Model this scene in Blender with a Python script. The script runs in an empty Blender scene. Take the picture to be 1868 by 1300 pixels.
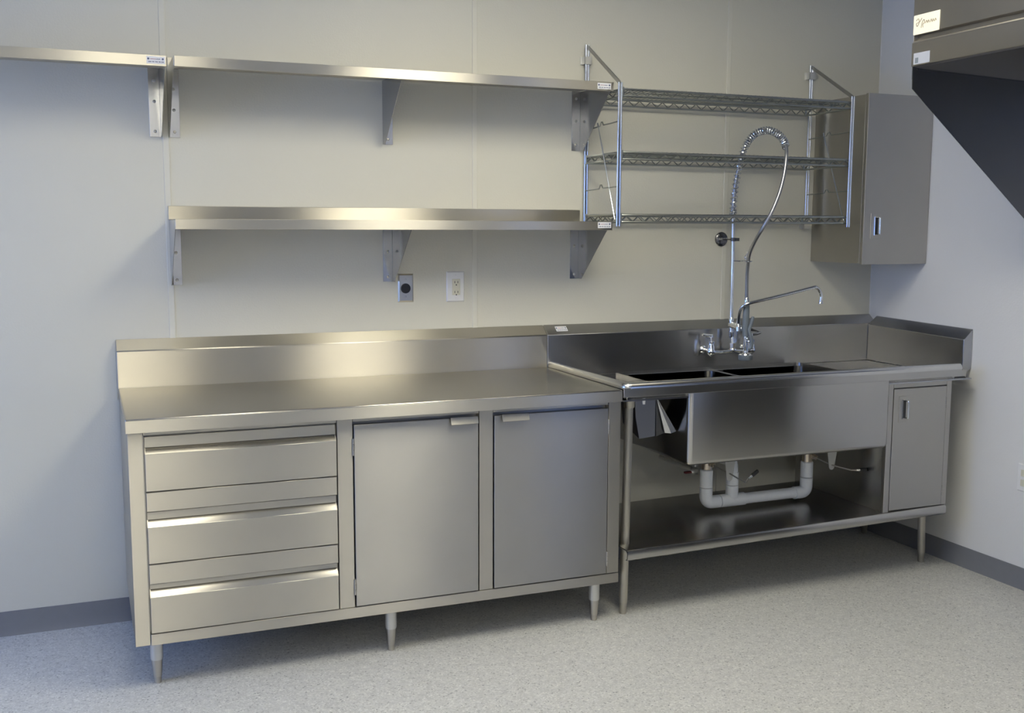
import bpy, bmesh, math, random
from mathutils import Vector, Matrix

S = bpy.context.scene
COL = S.collection
random.seed(4)

# ------------------------------------------------------------------ camera
CAM = Vector((-3.6085, -4.1851, 1.5003)); YAW, PITCH, ROLL = -0.38527, -0.12094, 0.00325
r_ = Vector((math.cos(YAW), math.sin(YAW), 0))
f_ = Vector((-math.sin(YAW)*math.cos(PITCH), math.cos(YAW)*math.cos(PITCH), math.sin(PITCH)))
u_ = r_.cross(f_)
cr, sr = math.cos(ROLL), math.sin(ROLL)
R_ = r_*cr + u_*sr; U_ = u_*cr - r_*sr; B_ = -f_
cd = bpy.data.cameras.new('camera'); cam = bpy.data.objects.new('camera', cd); COL.objects.link(cam)
cam.matrix_world = Matrix(((R_.x, U_.x, B_.x, CAM.x), (R_.y, U_.y, B_.y, CAM.y), (R_.z, U_.z, B_.z, CAM.z), (0, 0, 0, 1)))
cd.sensor_fit = 'HORIZONTAL'; cd.sensor_width = 36; cd.lens = 1931.06/1868*36
cd.clip_start = 0.05; cd.clip_end = 100
S.camera = cam

# ------------------------------------------------------------------ exposure, sky and daylight
S.view_settings.view_transform = 'Standard'; S.view_settings.look = 'None'
S.view_settings.gamma = 1; S.view_settings.use_curve_mapping = False
S.view_settings.exposure = 0.0
LAMP_STRENGTH = (6.0, 16.5, 2.6, 4.5, 18.0)
LAMP_COLOR = (1.05, 0.985, 0.785)
SKY_STRENGTH = 8.0
WX = -6.6          # left wall
WY0, WY1, WZ0, WZ1 = -2.3, -0.25, 0.85, 2.40   # window opening in it
w = bpy.data.worlds.new('sky'); S.world = w; w.use_nodes = True
nt = w.node_tree; nt.nodes.clear()
out = nt.nodes.new('ShaderNodeOutputWorld'); bg = nt.nodes.new('ShaderNodeBackground')
bg.inputs['Color'].default_value = (0.25, 0.43, 1.0, 1); bg.inputs['Strength'].default_value = SKY_STRENGTH
nt.links.new(bg.outputs[0], out.inputs[0])
FY = -6.4          # front wall, behind the camera
def portal(w_, h_, loc, rz):
    pd = bpy.data.lights.new('window_portal', 'AREA'); pd.shape = 'RECTANGLE'; pd.size = w_; pd.size_y = h_; pd.cycles.is_portal = True
    po = bpy.data.objects.new('window_portal', pd); COL.objects.link(po); po.location = loc; po.rotation_euler = (math.radians(90), 0, math.radians(rz))
portal(WY1-WY0, WZ1-WZ0, (WX-0.02, (WY0+WY1)/2, (WZ0+WZ1)/2), -90)
EY0, EY1, EZ1 = -5.35, -4.65, 2.05       # glazed door in the right wall, behind the camera
portal(EY1-EY0, EZ1, (0.02, (EY0+EY1)/2, EZ1/2), 90)

# ------------------------------------------------------------------ materials
def new_mat(name):
    m = bpy.data.materials.new(name); m.use_nodes = True
    return m, m.node_tree.nodes, m.node_tree.links, m.node_tree.nodes['Principled BSDF']

def steel(name, base=(0.53, 0.505, 0.445), rough=0.34, aniso=1.0, grain='h', var=0.07):
    m, N, L, P = new_mat(name)
    P.inputs['Metallic'].default_value = 1
    P.inputs['Anisotropic'].default_value = aniso
    tc = N.new('ShaderNodeTexCoord'); geo = N.new('ShaderNodeNewGeometry')
    mp = N.new('ShaderNodeMapping')
    mp.inputs['Scale'].default_value = (0.7, 0.7, 420) if grain == 'h' else (420, 420, 0.7)
    L.new(tc.outputs['Object'], mp.inputs['Vector'])
    n1 = N.new('ShaderNodeTexNoise'); n1.inputs['Scale'].default_value = 3; n1.inputs['Detail'].default_value = 3
    L.new(mp.outputs[0], n1.inputs['Vector'])
    n2 = N.new('ShaderNodeTexNoise'); n2.inputs['Scale'].default_value = 5; n2.inputs['Detail'].default_value = 4
    L.new(tc.outputs['Object'], n2.inputs['Vector'])
    add = N.new('ShaderNodeMath'); add.operation = 'ADD'
    L.new(n1.outputs[0], add.inputs[0]); L.new(n2.outputs[0], add.inputs[1])
    mr = N.new('ShaderNodeMapRange'); mr.inputs['From Min'].default_value = 0.6; mr.inputs['From Max'].default_value = 1.4
    mr.inputs['To Min'].default_value = rough-0.02; mr.inputs['To Max'].default_value = rough+0.02
    L.new(add.outputs[0], mr.inputs['Value']); L.new(mr.outputs[0], P.inputs['Roughness'])
    mx = N.new('ShaderNodeMix'); mx.data_type = 'RGBA'
    mx.inputs['A'].default_value = tuple(c*(1-var) for c in base)+(1,)
    mx.inputs['B'].default_value = tuple(min(1, c*(1+var)) for c in base)+(1,)
    L.new(n2.outputs[0], mx.inputs['Factor']); L.new(mx.outputs['Result'], P.inputs['Base Color'])
    # brushing direction: highlights stretch across the grain
    sx = N.new('ShaderNodeSeparateXYZ'); L.new(geo.outputs['Normal'], sx.inputs[0])
    ab = N.new('ShaderNodeMath'); ab.operation = 'ABSOLUTE'; L.new(sx.outputs['Z'], ab.inputs[0])
    inv = N.new('ShaderNodeMath'); inv.operation = 'SUBTRACT'; inv.inputs[0].default_value = 1.0; L.new(ab.outputs[0], inv.inputs[1])
    cx = N.new('ShaderNodeCombineXYZ')
    if grain == 'h':
        cx.inputs['X'].default_value = 0.01
        L.new(ab.outputs[0], cx.inputs['Y']); L.new(inv.outputs[0], cx.inputs['Z'])
    else:
        cx.inputs['X'].default_value = 1.0; cx.inputs['Y'].default_value = 0.3
    L.new(cx.outputs[0], P.inputs['Tangent'])
    return m

def plain(name, color, rough=0.5, metal=0.0, spec=0.5, noise=0.0, scale=30):
    m, N, L, P = new_mat(name)
    P.inputs['Roughness'].default_value = rough; P.inputs['Metallic'].default_value = metal
    P.inputs['Specular IOR Level'].default_value = spec
    tc = N.new('ShaderNodeTexCoord'); n = N.new('ShaderNodeTexNoise'); n.inputs['Scale'].default_value = scale
    L.new(tc.outputs['Object'], n.inputs['Vector'])
    mx = N.new('ShaderNodeMix'); mx.data_type = 'RGBA'
    k = max(noise, 0.02)
    mx.inputs['A'].default_value = tuple(c*(1-k) for c in color)+(1,)
    mx.inputs['B'].default_value = tuple(min(1, c*(1+k)) for c in color)+(1,)
    L.new(n.outputs[0], mx.inputs['Factor']); L.new(mx.outputs['Result'], P.inputs['Base Color'])
    return m

def wall_mat(name, color):
    m, N, L, P = new_mat(name)
    tc = N.new('ShaderNodeTexCoord')
    v = N.new('ShaderNodeTexNoise'); v.inputs['Scale'].default_value = 140; v.inputs['Detail'].default_value = 2
    L.new(tc.outputs['Object'], v.inputs['Vector'])
    b = N.new('ShaderNodeBump'); b.inputs['Strength'].default_value = 0.25; b.inputs['Distance'].default_value = 0.002
    L.new(v.outputs[0], b.inputs['Height']); L.new(b.outputs[0], P.inputs['Normal'])
    n = N.new('ShaderNodeTexNoise'); n.inputs['Scale'].default_value = 2.5; n.inputs['Detail'].default_value = 5
    L.new(tc.outputs['Object'], n.inputs['Vector'])
    mx = N.new('ShaderNodeMix'); mx.data_type = 'RGBA'
    mx.inputs['A'].default_value = tuple(c*0.975 for c in color)+(1,); mx.inputs['B'].default_value = tuple(c*1.02 for c in color)+(1,)
    L.new(n.outputs[0], mx.inputs['Factor']); L.new(mx.outputs['Result'], P.inputs['Base Color'])
    P.inputs['Roughness'].default_value = 0.42
    return m

def floor_mat():
    m, N, L, P = new_mat('speckled_vinyl')
    tc = N.new('ShaderNodeTexCoord')
    v = N.new('ShaderNodeTexVoronoi'); v.inputs['Scale'].default_value = 210
    L.new(tc.outputs['Object'], v.inputs['Vector'])
    bw = N.new('ShaderNodeSeparateColor'); L.new(v.outputs['Color'], bw.inputs[0])
    r1 = N.new('ShaderNodeValToRGB'); e = r1.color_ramp.elements
    e[0].position = 0.0; e[0].color = (0.28, 0.29, 0.29, 1)
    e[1].position = 1.0; e[1].color = (0.80, 0.80, 0.77, 1)
    q = r1.color_ramp.elements.new(0.06); q.color = (0.56, 0.56, 0.54, 1)
    q = r1.color_ramp.elements.new(0.85); q.color = (0.68, 0.68, 0.66, 1)
    L.new(bw.outputs[0], r1.inputs[0])
    n = N.new('ShaderNodeTexNoise'); n.inputs['Scale'].default_value = 45; n.inputs['Detail'].default_value = 6; n.inputs['Roughness'].default_value = 0.7
    L.new(tc.outputs['Object'], n.inputs['Vector'])
    r2 = N.new('ShaderNodeValToRGB'); e = r2.color_ramp.elements
    e[0].position = 0.3; e[0].color = (0.80, 0.80, 0.82, 1); e[1].position = 0.7; e[1].color = (1, 1, 0.98, 1)
    L.new(n.outputs[0], r2.inputs[0])
    mu = N.new('ShaderNodeMix'); mu.data_type = 'RGBA'; mu.blend_type = 'MULTIPLY'; mu.inputs['Factor'].default_value = 1
    L.new(r1.outputs[0], mu.inputs['A']); L.new(r2.outputs[0], mu.inputs['B'])
    L.new(mu.outputs['Result'], P.inputs['Base Color'])
    P.inputs['Roughness'].default_value = 0.36
    return m

def emit_mat(name, color, strength):
    m, N, L, P = new_mat(name)
    P.inputs['Base Color'].default_value = (0.8, 0.8, 0.8, 1)
    P.inputs['Emission Color'].default_value = color+(1,); P.inputs['Emission Strength'].default_value = strength
    return m

M_STEEL = steel('brushed_stainless')
M_STEELV = steel('brushed_stainless_vertical', grain='v')
M_DOOR = steel('brushed_stainless_door', base=(0.455, 0.445, 0.42), rough=0.36, aniso=1.0)
M_SINK = steel('brushed_stainless_sink', base=(0.50, 0.49, 0.47), rough=0.25, aniso=0.9)
M_HOOD = steel('brushed_stainless_hood', base=(0.43, 0.41, 0.38), rough=0.36, aniso=0.8)
M_TOP = steel('brushed_stainless_top', base=(0.46, 0.44, 0.40), rough=0.24, aniso=0.85)
M_SKIRT = steel('shaded_dull_steel', base=(0.19, 0.19, 0.195), rough=0.36, aniso=0.4)  # dull steel, with the hood skirt's shade mixed into its base colour
M_SIDE = steel('brushed_stainless_side', base=(0.46, 0.465, 0.48), rough=0.2, aniso=0.6)
M_RIM = plain('polished_rim_steel', (0.62, 0.62, 0.61), 0.22, 1)
M_BOX = steel('brushed_stainless_fine', base=(0.50, 0.485, 0.455), rough=0.36, aniso=0.97)
M_CHROME = plain('chrome', (0.80, 0.82, 0.85), 0.08, 1)
M_WIRE = plain('zinc_plated_wire', (0.36, 0.38, 0.37), 0.30, 1)
M_DARKC = plain('dark_chrome', (0.16, 0.16, 0.17), 0.22, 1)
M_GREYM = plain('grey_bar_metal', (0.30, 0.30, 0.30), 0.35, 1)
M_ROD = plain('plated_post', (0.72, 0.76, 0.82), 0.16, 1)
M_BRASS = plain('rough_brass', (0.62, 0.54, 0.43), 0.34, 1)
M_NICKEL = plain('satin_leg_paint', (0.62, 0.62, 0.60), 0.38, 0.6)
M_FOOT = plain('satin_foot_metal', (0.50, 0.48, 0.44), 0.33, 1)
M_DARK = plain('dark_gap', (0.03, 0.03, 0.03), 0.7)
M_PVC = plain('white_pvc', (0.86, 0.89, 0.94), 0.32)
M_RUBBER = plain('black_grip', (0.02, 0.02, 0.022), 0.4)
M_GREY = plain('grey_grip', (0.18, 0.21, 0.24), 0.45)
M_HOSE = plain('braided_hose', (0.42, 0.43, 0.46), 0.33, 1, scale=400, noise=0.2)
M_WHITE = plain('white_plastic', (0.80, 0.80, 0.80), 0.35)
M_IVORY = plain('ivory_plastic', (0.68, 0.66, 0.54), 0.4)
M_BLACK = plain('black_plastic', (0.012, 0.012, 0.014), 0.4)
M_LABEL = plain('sticker_paper', (0.74, 0.75, 0.78), 0.5)
M_PRINT = plain('sticker_blue_print', (0.10, 0.12, 0.22), 0.6)
M_PRINTR = plain('sticker_red_print', (0.42, 0.22, 0.27), 0.6)
M_BASE = plain('grey_vinyl_base', (0.20, 0.205, 0.225), 0.45, noise=0.04)
M_WALL = wall_mat('pebbled_wall_panel', (0.665, 0.65, 0.575))
M_PAINT = wall_mat('painted_wall', (0.75, 0.75, 0.75))
M_STRIP = plain('panel_joint_strip', (0.69, 0.675, 0.60), 0.4)
M_CEIL = plain('ceiling_white', (0.82, 0.82, 0.80), 0.8)
M_FLOOR = floor_mat()
M_RED = plain('red_handle', (0.16, 0.02, 0.02), 0.5)
M_SCRIPT = plain('plaque_script_tone', (0.30, 0.24, 0.15), 0.4)
M_HLABEL = plain('hood_sticker_paper', (0.42, 0.44, 0.50), 0.5)
M_PLAQUE = plain('plaque_glare', (0.95, 0.90, 0.74), 0.35, 0)  # cream colour stands in for the bright reflection on the metal plaque

def glass_mat():
    m = bpy.data.materials.new('window_glass'); m.use_nodes = True; N = m.node_tree.nodes; L = m.node_tree.links; N.clear()
    o = N.new('ShaderNodeOutputMaterial'); t = N.new('ShaderNodeBsdfTransparent'); g = N.new('ShaderNodeBsdfGlossy'); g.inputs['Roughness'].default_value = 0.02
    x = N.new('ShaderNodeMixShader'); x.inputs[0].default_value = 0.06
    L.new(t.outputs[0], x.inputs[1]); L.new(g.outputs[0], x.inputs[2]); L.new(x.outputs[0], o.inputs[0]); return m
M_GLASS = glass_mat()

# ------------------------------------------------------------------ mesh builder
class MB:
    def __init__(s): s.bm = bmesh.new()
    def _mi(s, faces, mi):
        for f in faces: f.material_index = mi
    def box(s, x0, x1, y0, y1, z0, z1, mi=0):
        v = [s.bm.verts.new(p) for p in ((x0,y0,z0),(x1,y0,z0),(x1,y1,z0),(x0,y1,z0),(x0,y0,z1),(x1,y0,z1),(x1,y1,z1),(x0,y1,z1))]
        fs = [s.bm.faces.new([v[i] for i in q]) for q in ((3,2,1,0),(4,5,6,7),(0,1,5,4),(1,2,6,5),(2,3,7,6),(3,0,4,7))]
        s._mi(fs, mi); return s
    def prism(s, pts, axis, a, b, mi=0):
        """polygon pts in the two other axes (cyclic order), extruded along axis from a to b"""
        def P(p, t):
            if axis == 'x': return (t, p[0], p[1])
            if axis == 'y': return (p[0], t, p[1])
            return (p[0], p[1], t)
        A = [s.bm.verts.new(P(p, a)) for p in pts]; B = [s.bm.verts.new(P(p, b)) for p in pts]
        n = len(pts); fs = [s.bm.faces.new(A), s.bm.faces.new(B)]
        for i in range(n): fs.append(s.bm.faces.new((A[i], A[(i+1)%n], B[(i+1)%n], B[i])))
        s._mi(fs, mi); return s
    def hexa(s, A, B, mi=0):
        va = [s.bm.verts.new(p) for p in A]; vb = [s.bm.verts.new(p) for p in B]; n = len(A)
        fs = [s.bm.faces.new(va), s.bm.faces.new(vb)]
        for i in range(n): fs.append(s.bm.faces.new((va[i], va[(i+1)%n], vb[(i+1)%n], vb[i])))
        s._mi(fs, mi); return s
    def tube(s, path, r, seg=10, caps=True, mi=0):
        path = [Vector(p) for p in path]; n = len(path)
        rr = r if isinstance(r, (list, tuple)) else [r]*n
        t0 = (path[1]-path[0]).normalized()
        up = Vector((0,0,1)) if abs(t0.z) < 0.9 else Vector((1,0,0))
        nrm = (up - t0*up.dot(t0)).normalized(); rings = []; prev = t0
        for i, p in enumerate(path):
            if i == 0: t = t0
            elif i == n-1: t = (path[i]-path[i-1]).normalized()
            else: t = ((path[i]-path[i-1]).normalized() + (path[i+1]-path[i]).normalized()).normalized()
            q = prev.rotation_difference(t); nrm = q @ nrm; nrm = (nrm - t*nrm.dot(t)).normalized(); prev = t
            bn = t.cross(nrm)
            rings.append([s.bm.verts.new(p + (nrm*math.cos(2*math.pi*k/seg) + bn*math.sin(2*math.pi*k/seg))*rr[i]) for k in range(seg)])
        fs = []
        for a, b in zip(rings, rings[1:]):
            for k in range(seg): fs.append(s.bm.faces.new((a[k], a[(k+1)%seg], b[(k+1)%seg], b[k])))
        if caps: fs.append(s.bm.faces.new(list(reversed(rings[0])))); fs.append(s.bm.faces.new(rings[-1]))
        s._mi(fs, mi); return s
    def lathe(s, p, axis, prof, seg=20, mi=0):
        """prof: list of (distance along axis, radius)"""
        d = Vector(axis).normalized(); p = Vector(p)
        return s.tube_steps([(p + d*t, r) for t, r in prof], d, seg, mi)
    def tube_steps(s, pr, d, seg, mi=0):
        up = Vector((0,0,1)) if abs(d.z) < 0.9 else Vector((1,0,0))
        a = (up - d*up.dot(d)).normalized(); b = d.cross(a); rings = []
        for p, r in pr: rings.append([s.bm.verts.new(p + (a*math.cos(2*math.pi*k/seg)+b*math.sin(2*math.pi*k/seg))*r) for k in range(seg)])
        fs = []
        for A, B in zip(rings, rings[1:]):
            for k in range(seg): fs.append(s.bm.faces.new((A[k], A[(k+1)%seg], B[(k+1)%seg], B[k])))
        fs.append(s.bm.faces.new(list(reversed(rings[0])))); fs.append(s.bm.faces.new(rings[-1]))
        s._mi(fs, mi); return s
    def ball(s, p, r, seg=14, mi=0):
        m = Matrix.Translation(p)
        g = bmesh.ops.create_uvsphere(s.bm, u_segments=seg, v_segments=seg//2+2, radius=r, matrix=m)
        for v in g['verts']:
            for f in v.link_faces: f.material_index = mi
        return s
    def build(s, name, mat, parent=None, bevel=0.0, seg=2, angle=38):
        off = Vector((0,0,0)); q = parent
        while q is not None: off += Vector(q.location); q = q.parent
        bmesh.ops.recalc_face_normals(s.bm, faces=s.bm.faces)
        org = off
        if parent is None:
            xs = [v.co for v in s.bm.verts]
            org = Vector(((min(c.x for c in xs)+max(c.x for c in xs))/2, (min(c.y for c in xs)+max(c.y for c in xs))/2, min(c.z for c in xs)))
        for v in s.bm.verts: v.co -= org
        me = bpy.data.meshes.new(name); s.bm.to_mesh(me); s.bm.free()
        for mm in (mat if isinstance(mat, (list, tuple)) else [mat]): me.materials.append(mm)
        me.shade_smooth(); me.set_sharp_from_angle(angle=math.radians(angle))
        o = bpy.data.objects.new(name, me); COL.objects.link(o)
        if parent is None: o.location = org
        else: o.parent = parent
        if bevel:
            b = o.modifiers.new('bevel', 'BEVEL'); b.width = bevel; b.segments = seg; b.limit_method = 'ANGLE'; b.angle_limit = math.radians(angle)
        return o

def tag(o, label, cat, group=None):
    o['label'] = label; o['category'] = cat
    if group: o['group'] = group
    return o
def thing(name, label, cat, loc, group=None):
    o = bpy.data.objects.new(name, None); o.empty_display_size = 0.05; COL.objects.link(o); o.location = loc
    return tag(o, label, cat, group)
def struct(o): o['kind'] = 'structure'; return o

def smooth_path(pts, n=8):
    pts = [Vector(p) for p in pts]; P = [pts[0]*2-pts[1]] + pts + [pts[-1]*2-pts[-2]]; out = []
    for i in range(1, len(P)-2):
        a, b, c, d = P[i-1], P[i], P[i+1], P[i+2]
        for k in range(n):
            t = k/n
            out.append(0.5*((2*b) + (c-a)*t + (2*a-5*b+4*c-d)*t*t + (3*b-a-3*c+d)*t**3))
    out.append(pts[-1]); return out
def fillet(pts, r, n=6):
    pts = [Vector(p) for p in pts]; out = [pts[0]]
    for i in range(1, len(pts)-1):
        p = pts[i]; d0 = (pts[i-1]-p); d1 = (pts[i+1]-p); rr = min(r, d0.length*0.49, d1.length*0.49)
        a = p + d0.normalized()*rr; b = p + d1.normalized()*rr
        for k in range(n+1):
            t = k/n; out.append(a*(1-t)**2 + p*2*t*(1-t) + b*t*t)
    out.append(pts[-1]); return out

# ------------------------------------------------------------------ the room
CEIL = 2.75
struct(MB().box(WX-0.15, 0.15, FY-0.15, 0.15, -0.1, 0).build('floor', M_FLOOR))
struct(MB().box(WX-0.15, 0.15, FY-0.15, 0.15, CEIL, CEIL+0.1).build('ceiling', M_CEIL))
wb = struct(MB().box(WX-0.15, 0.15, 0.008, 0.15, 0, CEIL).build('wall_back', M_STRIP))
seams = [-3.300, -2.081, -0.857]
edges = [WX, -5.738, -4.519] + seams + [0]
for a, b in zip(edges, edges[1:]):
    MB().box(a+0.002, b-0.002, 0.0, 0.009, 0, CEIL).build('wall_panel', M_WALL, wb)
for x in [-5.738, -4.519] + seams:
    MB().box(x-0.011, x+0.011, -0.0035, 0.002, 0.09, CEIL).build('joint_strip', M_STRIP, wb, 0.0015)
wr = MB(); wr.box(0.0, 0.15, FY, EY0, 0, CEIL); wr.box(0.0, 0.15, EY1, 0.0, 0, CEIL); wr.box(0.0, 0.15, EY0, EY1, EZ1, CEIL)
wr = struct(wr.build('wall_right', M_PAINT))
dr = MB(); t = 0.07
dr.box(0.02, 0.08, EY0, EY0+t, 0, EZ1); dr.box(0.02, 0.08, EY1-t, EY1, 0, EZ1); dr.box(0.02, 0.08, EY0+t, EY1-t, 0, 0.2); dr.box(0.02, 0.08, EY0+t, EY1-t, EZ1-t, EZ1)
dr = struct(dr.build('door_1', M_WHITE))
MB().box(0.047, 0.053, EY0+t, EY1-t, 0.2, EZ1-t).build('pane', M_GLASS, dr)
MB().tube(fillet([(0.02, EY1-0.035, 0.90), (-0.03, EY1-0.035, 0.90), (-0.03, EY1-0.035, 1.15), (0.02, EY1-0.035, 1.15)], 0.02), 0.009, 10).build('door_pull', M_FOOT, dr)
MB().prism([(-0.0005, -0.0005), (-0.004, -0.0005), (-0.0005, -0.004)], 'z', 0.09, CEIL).build('corner_strip', M_PAINT, wr)
struct(MB().box(WX-0.15, 0.15, FY-0.15, FY, 0, CEIL).build('wall_front', M_PAINT))
wl = MB()
wl.box(WX-0.15, WX, FY, WY0, 0, CEIL); wl.box(WX-0.15, WX, WY1, 0.0, 0, CEIL)
wl.box(WX-0.15, WX, WY0, WY1, 0, WZ0); wl.box(WX-0.15, WX, WY0, WY1, WZ1, CEIL)
struct(wl.build('wall_left', M_WALL))
wf = MB(); t = 0.05
wf.box(WX-0.10, WX-0.02, WY0, WY0+t, WZ0, WZ1); wf.box(WX-0.10, WX-0.02, WY1-t, WY1, WZ0, WZ1)
wf.box(WX-0.10, WX-0.02, WY0+t, WY1-t, WZ0, WZ0+t); wf.box(WX-0.10, WX-0.02, WY0+t, WY1-t, WZ1-t, WZ1)
ym = (WY0+WY1)/2; wf.box(WX-0.10, WX-0.02, ym-0.02, ym+0.02, WZ0+t, WZ1-t)
wn = struct(wf.build('window_1', M_WHITE))
for a, b in ((WY0+t, ym-0.02), (ym+0.02, WY1-t)):
    MB().box(WX-0.063, WX-0.057, a, b, WZ0+t, WZ1-t).build('pane', M_GLASS, wn)
def baseprof(sign=1): return [(0, 0), (0, 0.09), (-0.004, 0.09), (-0.005, 0.02), (-0.014, 0.0)]
struct(MB().prism([(y, z) for y, z in baseprof()], 'x', WX, -0.0001).build('baseboard_back', M_BASE))
br = MB().prism([(x, z) for x, z in baseprof()], 'y', EY1, -0.005); br.prism([(x, z) for x, z in baseprof()], 'y', FY, EY0)
struct(br.build('baseboard_right', M_BASE))
struct(MB().prism([(WX-x, z) for x, z in baseprof()], 'y', FY, -0.005).build('baseboard_left', M_BASE))

# ceiling troffers
def troffer(cx, cy, label, mat):
    t = thing('ceiling_light', label, 'ceiling light', (cx, cy, CEIL), 'recessed ceiling lights')
    f = MB(); lx, ly = 0.305, 0.61
    for a in ((-lx, lx, -ly, -ly+0.03), (-lx, lx, ly-0.03, ly), (-lx, -lx+0.03, -ly+0.03, ly-0.03), (lx-0.03, lx, -ly+0.03, ly-0.03)):
        f.box(cx+a[0], cx+a[1], cy+a[2], cy+a[3], CEIL-0.018, CEIL-0.0005)
    f.build('frame', M_WHITE, t)
    MB().box(cx-lx+0.031, cx+lx-0.031, cy-ly+0.031, cy+ly-0.031, CEIL-0.012, CEIL-0.001).build('diffuser', mat, t)
for i, (cx, cy, lb) in enumerate(((-3.3, -1.8, 'ceiling light panel over the drawers'), (-1.98, -1.8, 'brightest ceiling light panel over the two doors'),
        (-1.1, -1.8, 'ceiling light panel in front of the sink'), (-3.3, -3.3, 'ceiling light panel nearest the camera'), (-3.6, -5.7, 'added fill light panel on the ceiling behind the camera'))):  # last panel is an added fill for the wall under shelves and sink
    troffer(cx, cy, lb, emit_mat('lamp_diffuser', LAMP_COLOR, LAMP_STRENGTH[i]))

# ------------------------------------------------------------------ stickers
def sticker(x, z, y, wd, ht, parent, lean=0.0):
    """white product sticker, centre (x,z) on a face at y (normal -y); lean = y shift per metre of height"""
    def q(mb, x0, x1, z0, z1, d, mi=0):
        A = [(x0, y-d+lean*(z0-z), z0), (x1, y-d+lean*(z0-z), z0), (x1, y-d+lean*(z1-z), z1), (x0, y-d+lean*(z1-z), z1)]
        B = [(p[0], p[1]+0.0004, p[2]) for p in A]; mb.hexa(A, B, mi)
    m = MB(); q(m, x-wd/2, x+wd/2, z-ht/2, z+ht/2, 0.0008)
    o = m.build('sticker', M_LABEL, parent)
    p = MB(); rnd = random.Random(7)
    for sx_ in (-0.40, 0.38):                       # two round emblems
        c = x+wd*sx_; zz = z+ht*0.17; rad = ht*0.15
        pts = [(c+rad*math.cos(2*math.pi*k/12), zz+rad*math.sin(2*math.pi*k/12)) for k in range(12)]
        A = [(a, y-0.0011+lean*(b-z), b) for a, b in pts]; B = [(a, y-0.0008+lean*(b-z), b) for a, b in pts]
        p.hexa(A, B, 0)
    c = x-wd*0.29                                    # blurred upper line, red then blue
    while c < x+wd*0.24:
        d = wd*0.022; q(p, c, c+d, z+ht*0.10, z+ht*(0.19+0.05*rnd.random()), 0.0011, 1 if c < x-wd*0.02 else 0); c += d*1.35
    for a, b in ((-0.40, -0.24), (-0.19, -0.08), (-0.03, 0.10), (0.16, 0.27), (0.30, 0.42)):   # blurred lower line in groups
        c = x+wd*a
        while c < x+wd*b:
            d = wd*0.02; q(p, c, c+d, z-ht*0.30, z-ht*(0.14+0.05*rnd.random()), 0.0011, 0); c += d*1.4
    p.build('sticker_print', [M_PRINT, M_PRINTR], o)
    return o

# ------------------------------------------------------------------ helper: bullet foot leg
def leg(parent, x, y, ztop, r, zfoot, white=True):
    l = MB().lathe((x, y, zfoot), (0,0,1), [(0, r*0.96), (0.004, r), (ztop-zfoot, r)], 20).build('leg', M_NICKEL if white else M_STEELV, parent)
    MB().lathe((x, y, 0.0), (0,0,1), [(0, r*0.50), (0.004, r*0.58), (0.022, r*0.60), (0.024, r*0.70), (zfoot-0.012, r*0.86), (zfoot, r*0.86), (zfoot+0.01, r*0.8)], 18).build('foot', M_FOOT, l)
    return l

def hinge(parent, x, y, z0, z1, name='hinge'):
    m = MB(); n = 3; h = (z1-z0)/n
    for i in range(n): m.lathe((x, y, z0+i*h+0.0006), (0,0,1), [(0, 0.0045), (h-0.0012, 0.0045)], 10)
    m.box(x-0.012, x+0.012, y+0.003, y+0.005, z0, z1)
    return m.build(name, M_FOOT, parent)

# ------------------------------------------------------------------ base cabinet with drawers and doors
XL, XM = -3.505, -1.7678
ZT = 0.9055
cab = thing('base_cabinet', 'stainless steel counter cabinet with three drawers and two doors on bullet legs', 'cabinet', (-2.636, -0.37, 0))
MB().prism([(-0.052, ZT), (-0.739, ZT), (-0.739, 0.860), (-0.722, 0.860), (-0.722, 0.892), (-0.052, 0.892)], 'x', XL, XM).build('countertop', M_TOP, cab, 0.004, 3)
MB().box(XL+0.0005, XM-0.0005, -0.7398, -0.7385, 0.8605, 0.9005).build('front_edge', M_STEEL, cab, 0.0005)
MB().prism([(-0.001, 1.0835), (-0.052, 1.0435), (-0.052, 0.893), (-0.036, 0.893), (-0.036, 1.034), (-0.001, 1.066)], 'x', XL, XM).build('backsplash', M_STEEL, cab, 0.003, 3)
MB().prism([(-0.0012, 1.066), (-0.0358, 1.034), (-0.0358, 0.86), (-0.0012, 0.86)], 'x', XL, XL+0.0015).build('splash_end_cap', M_STEEL, cab)
yf = -0.701
m = MB().box(-3.487, -1.766, -0.672, -0.004, 0.168, 0.886); m.build('cabinet_body', M_BOX, cab)
MB().box(-3.4995, -3.4875, yf+0.004, -0.004, 0.157, 0.888).build('side_panel', M_BOX, cab, 0.001)
MB().box(-1.7655, -1.7535, yf+0.004, -0.004, 0.157, 0.888).build('side_panel', M_BOX, cab, 0.001)
for a, b, z0, z1 in ((-3.4995, -3.4535, 0.156, 0.8915), (-2.8325, -2.7795, 0.1935, 0.8915), (-2.3205, -2.2680, 0.1935, 0.8915), (-1.8035, -1.7535, 0.1935, 0.8915)):
    MB().box(a, b, yf, yf+0.026, z0, z1).build('stile', M_STEELV if False else M_STEEL, cab, 0.0012)
MB().box(-3.4515, -1.7535, yf-0.001, yf+0.04, 0.154, 0.1915).build('bottom_rail', M_STEEL, cab, 0.0012)
for a, b in ((-3.4525, -2.8335), (-2.7785, -2.3215), (-2.267, -1.8045)):
    MB().box(a, b, yf+0.003, yf+0.026, 0.8445, 0.8915).build('top_rail', M_STEEL, cab, 0.001)
DX0, DX1 = -3.4495, -2.8365
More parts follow.
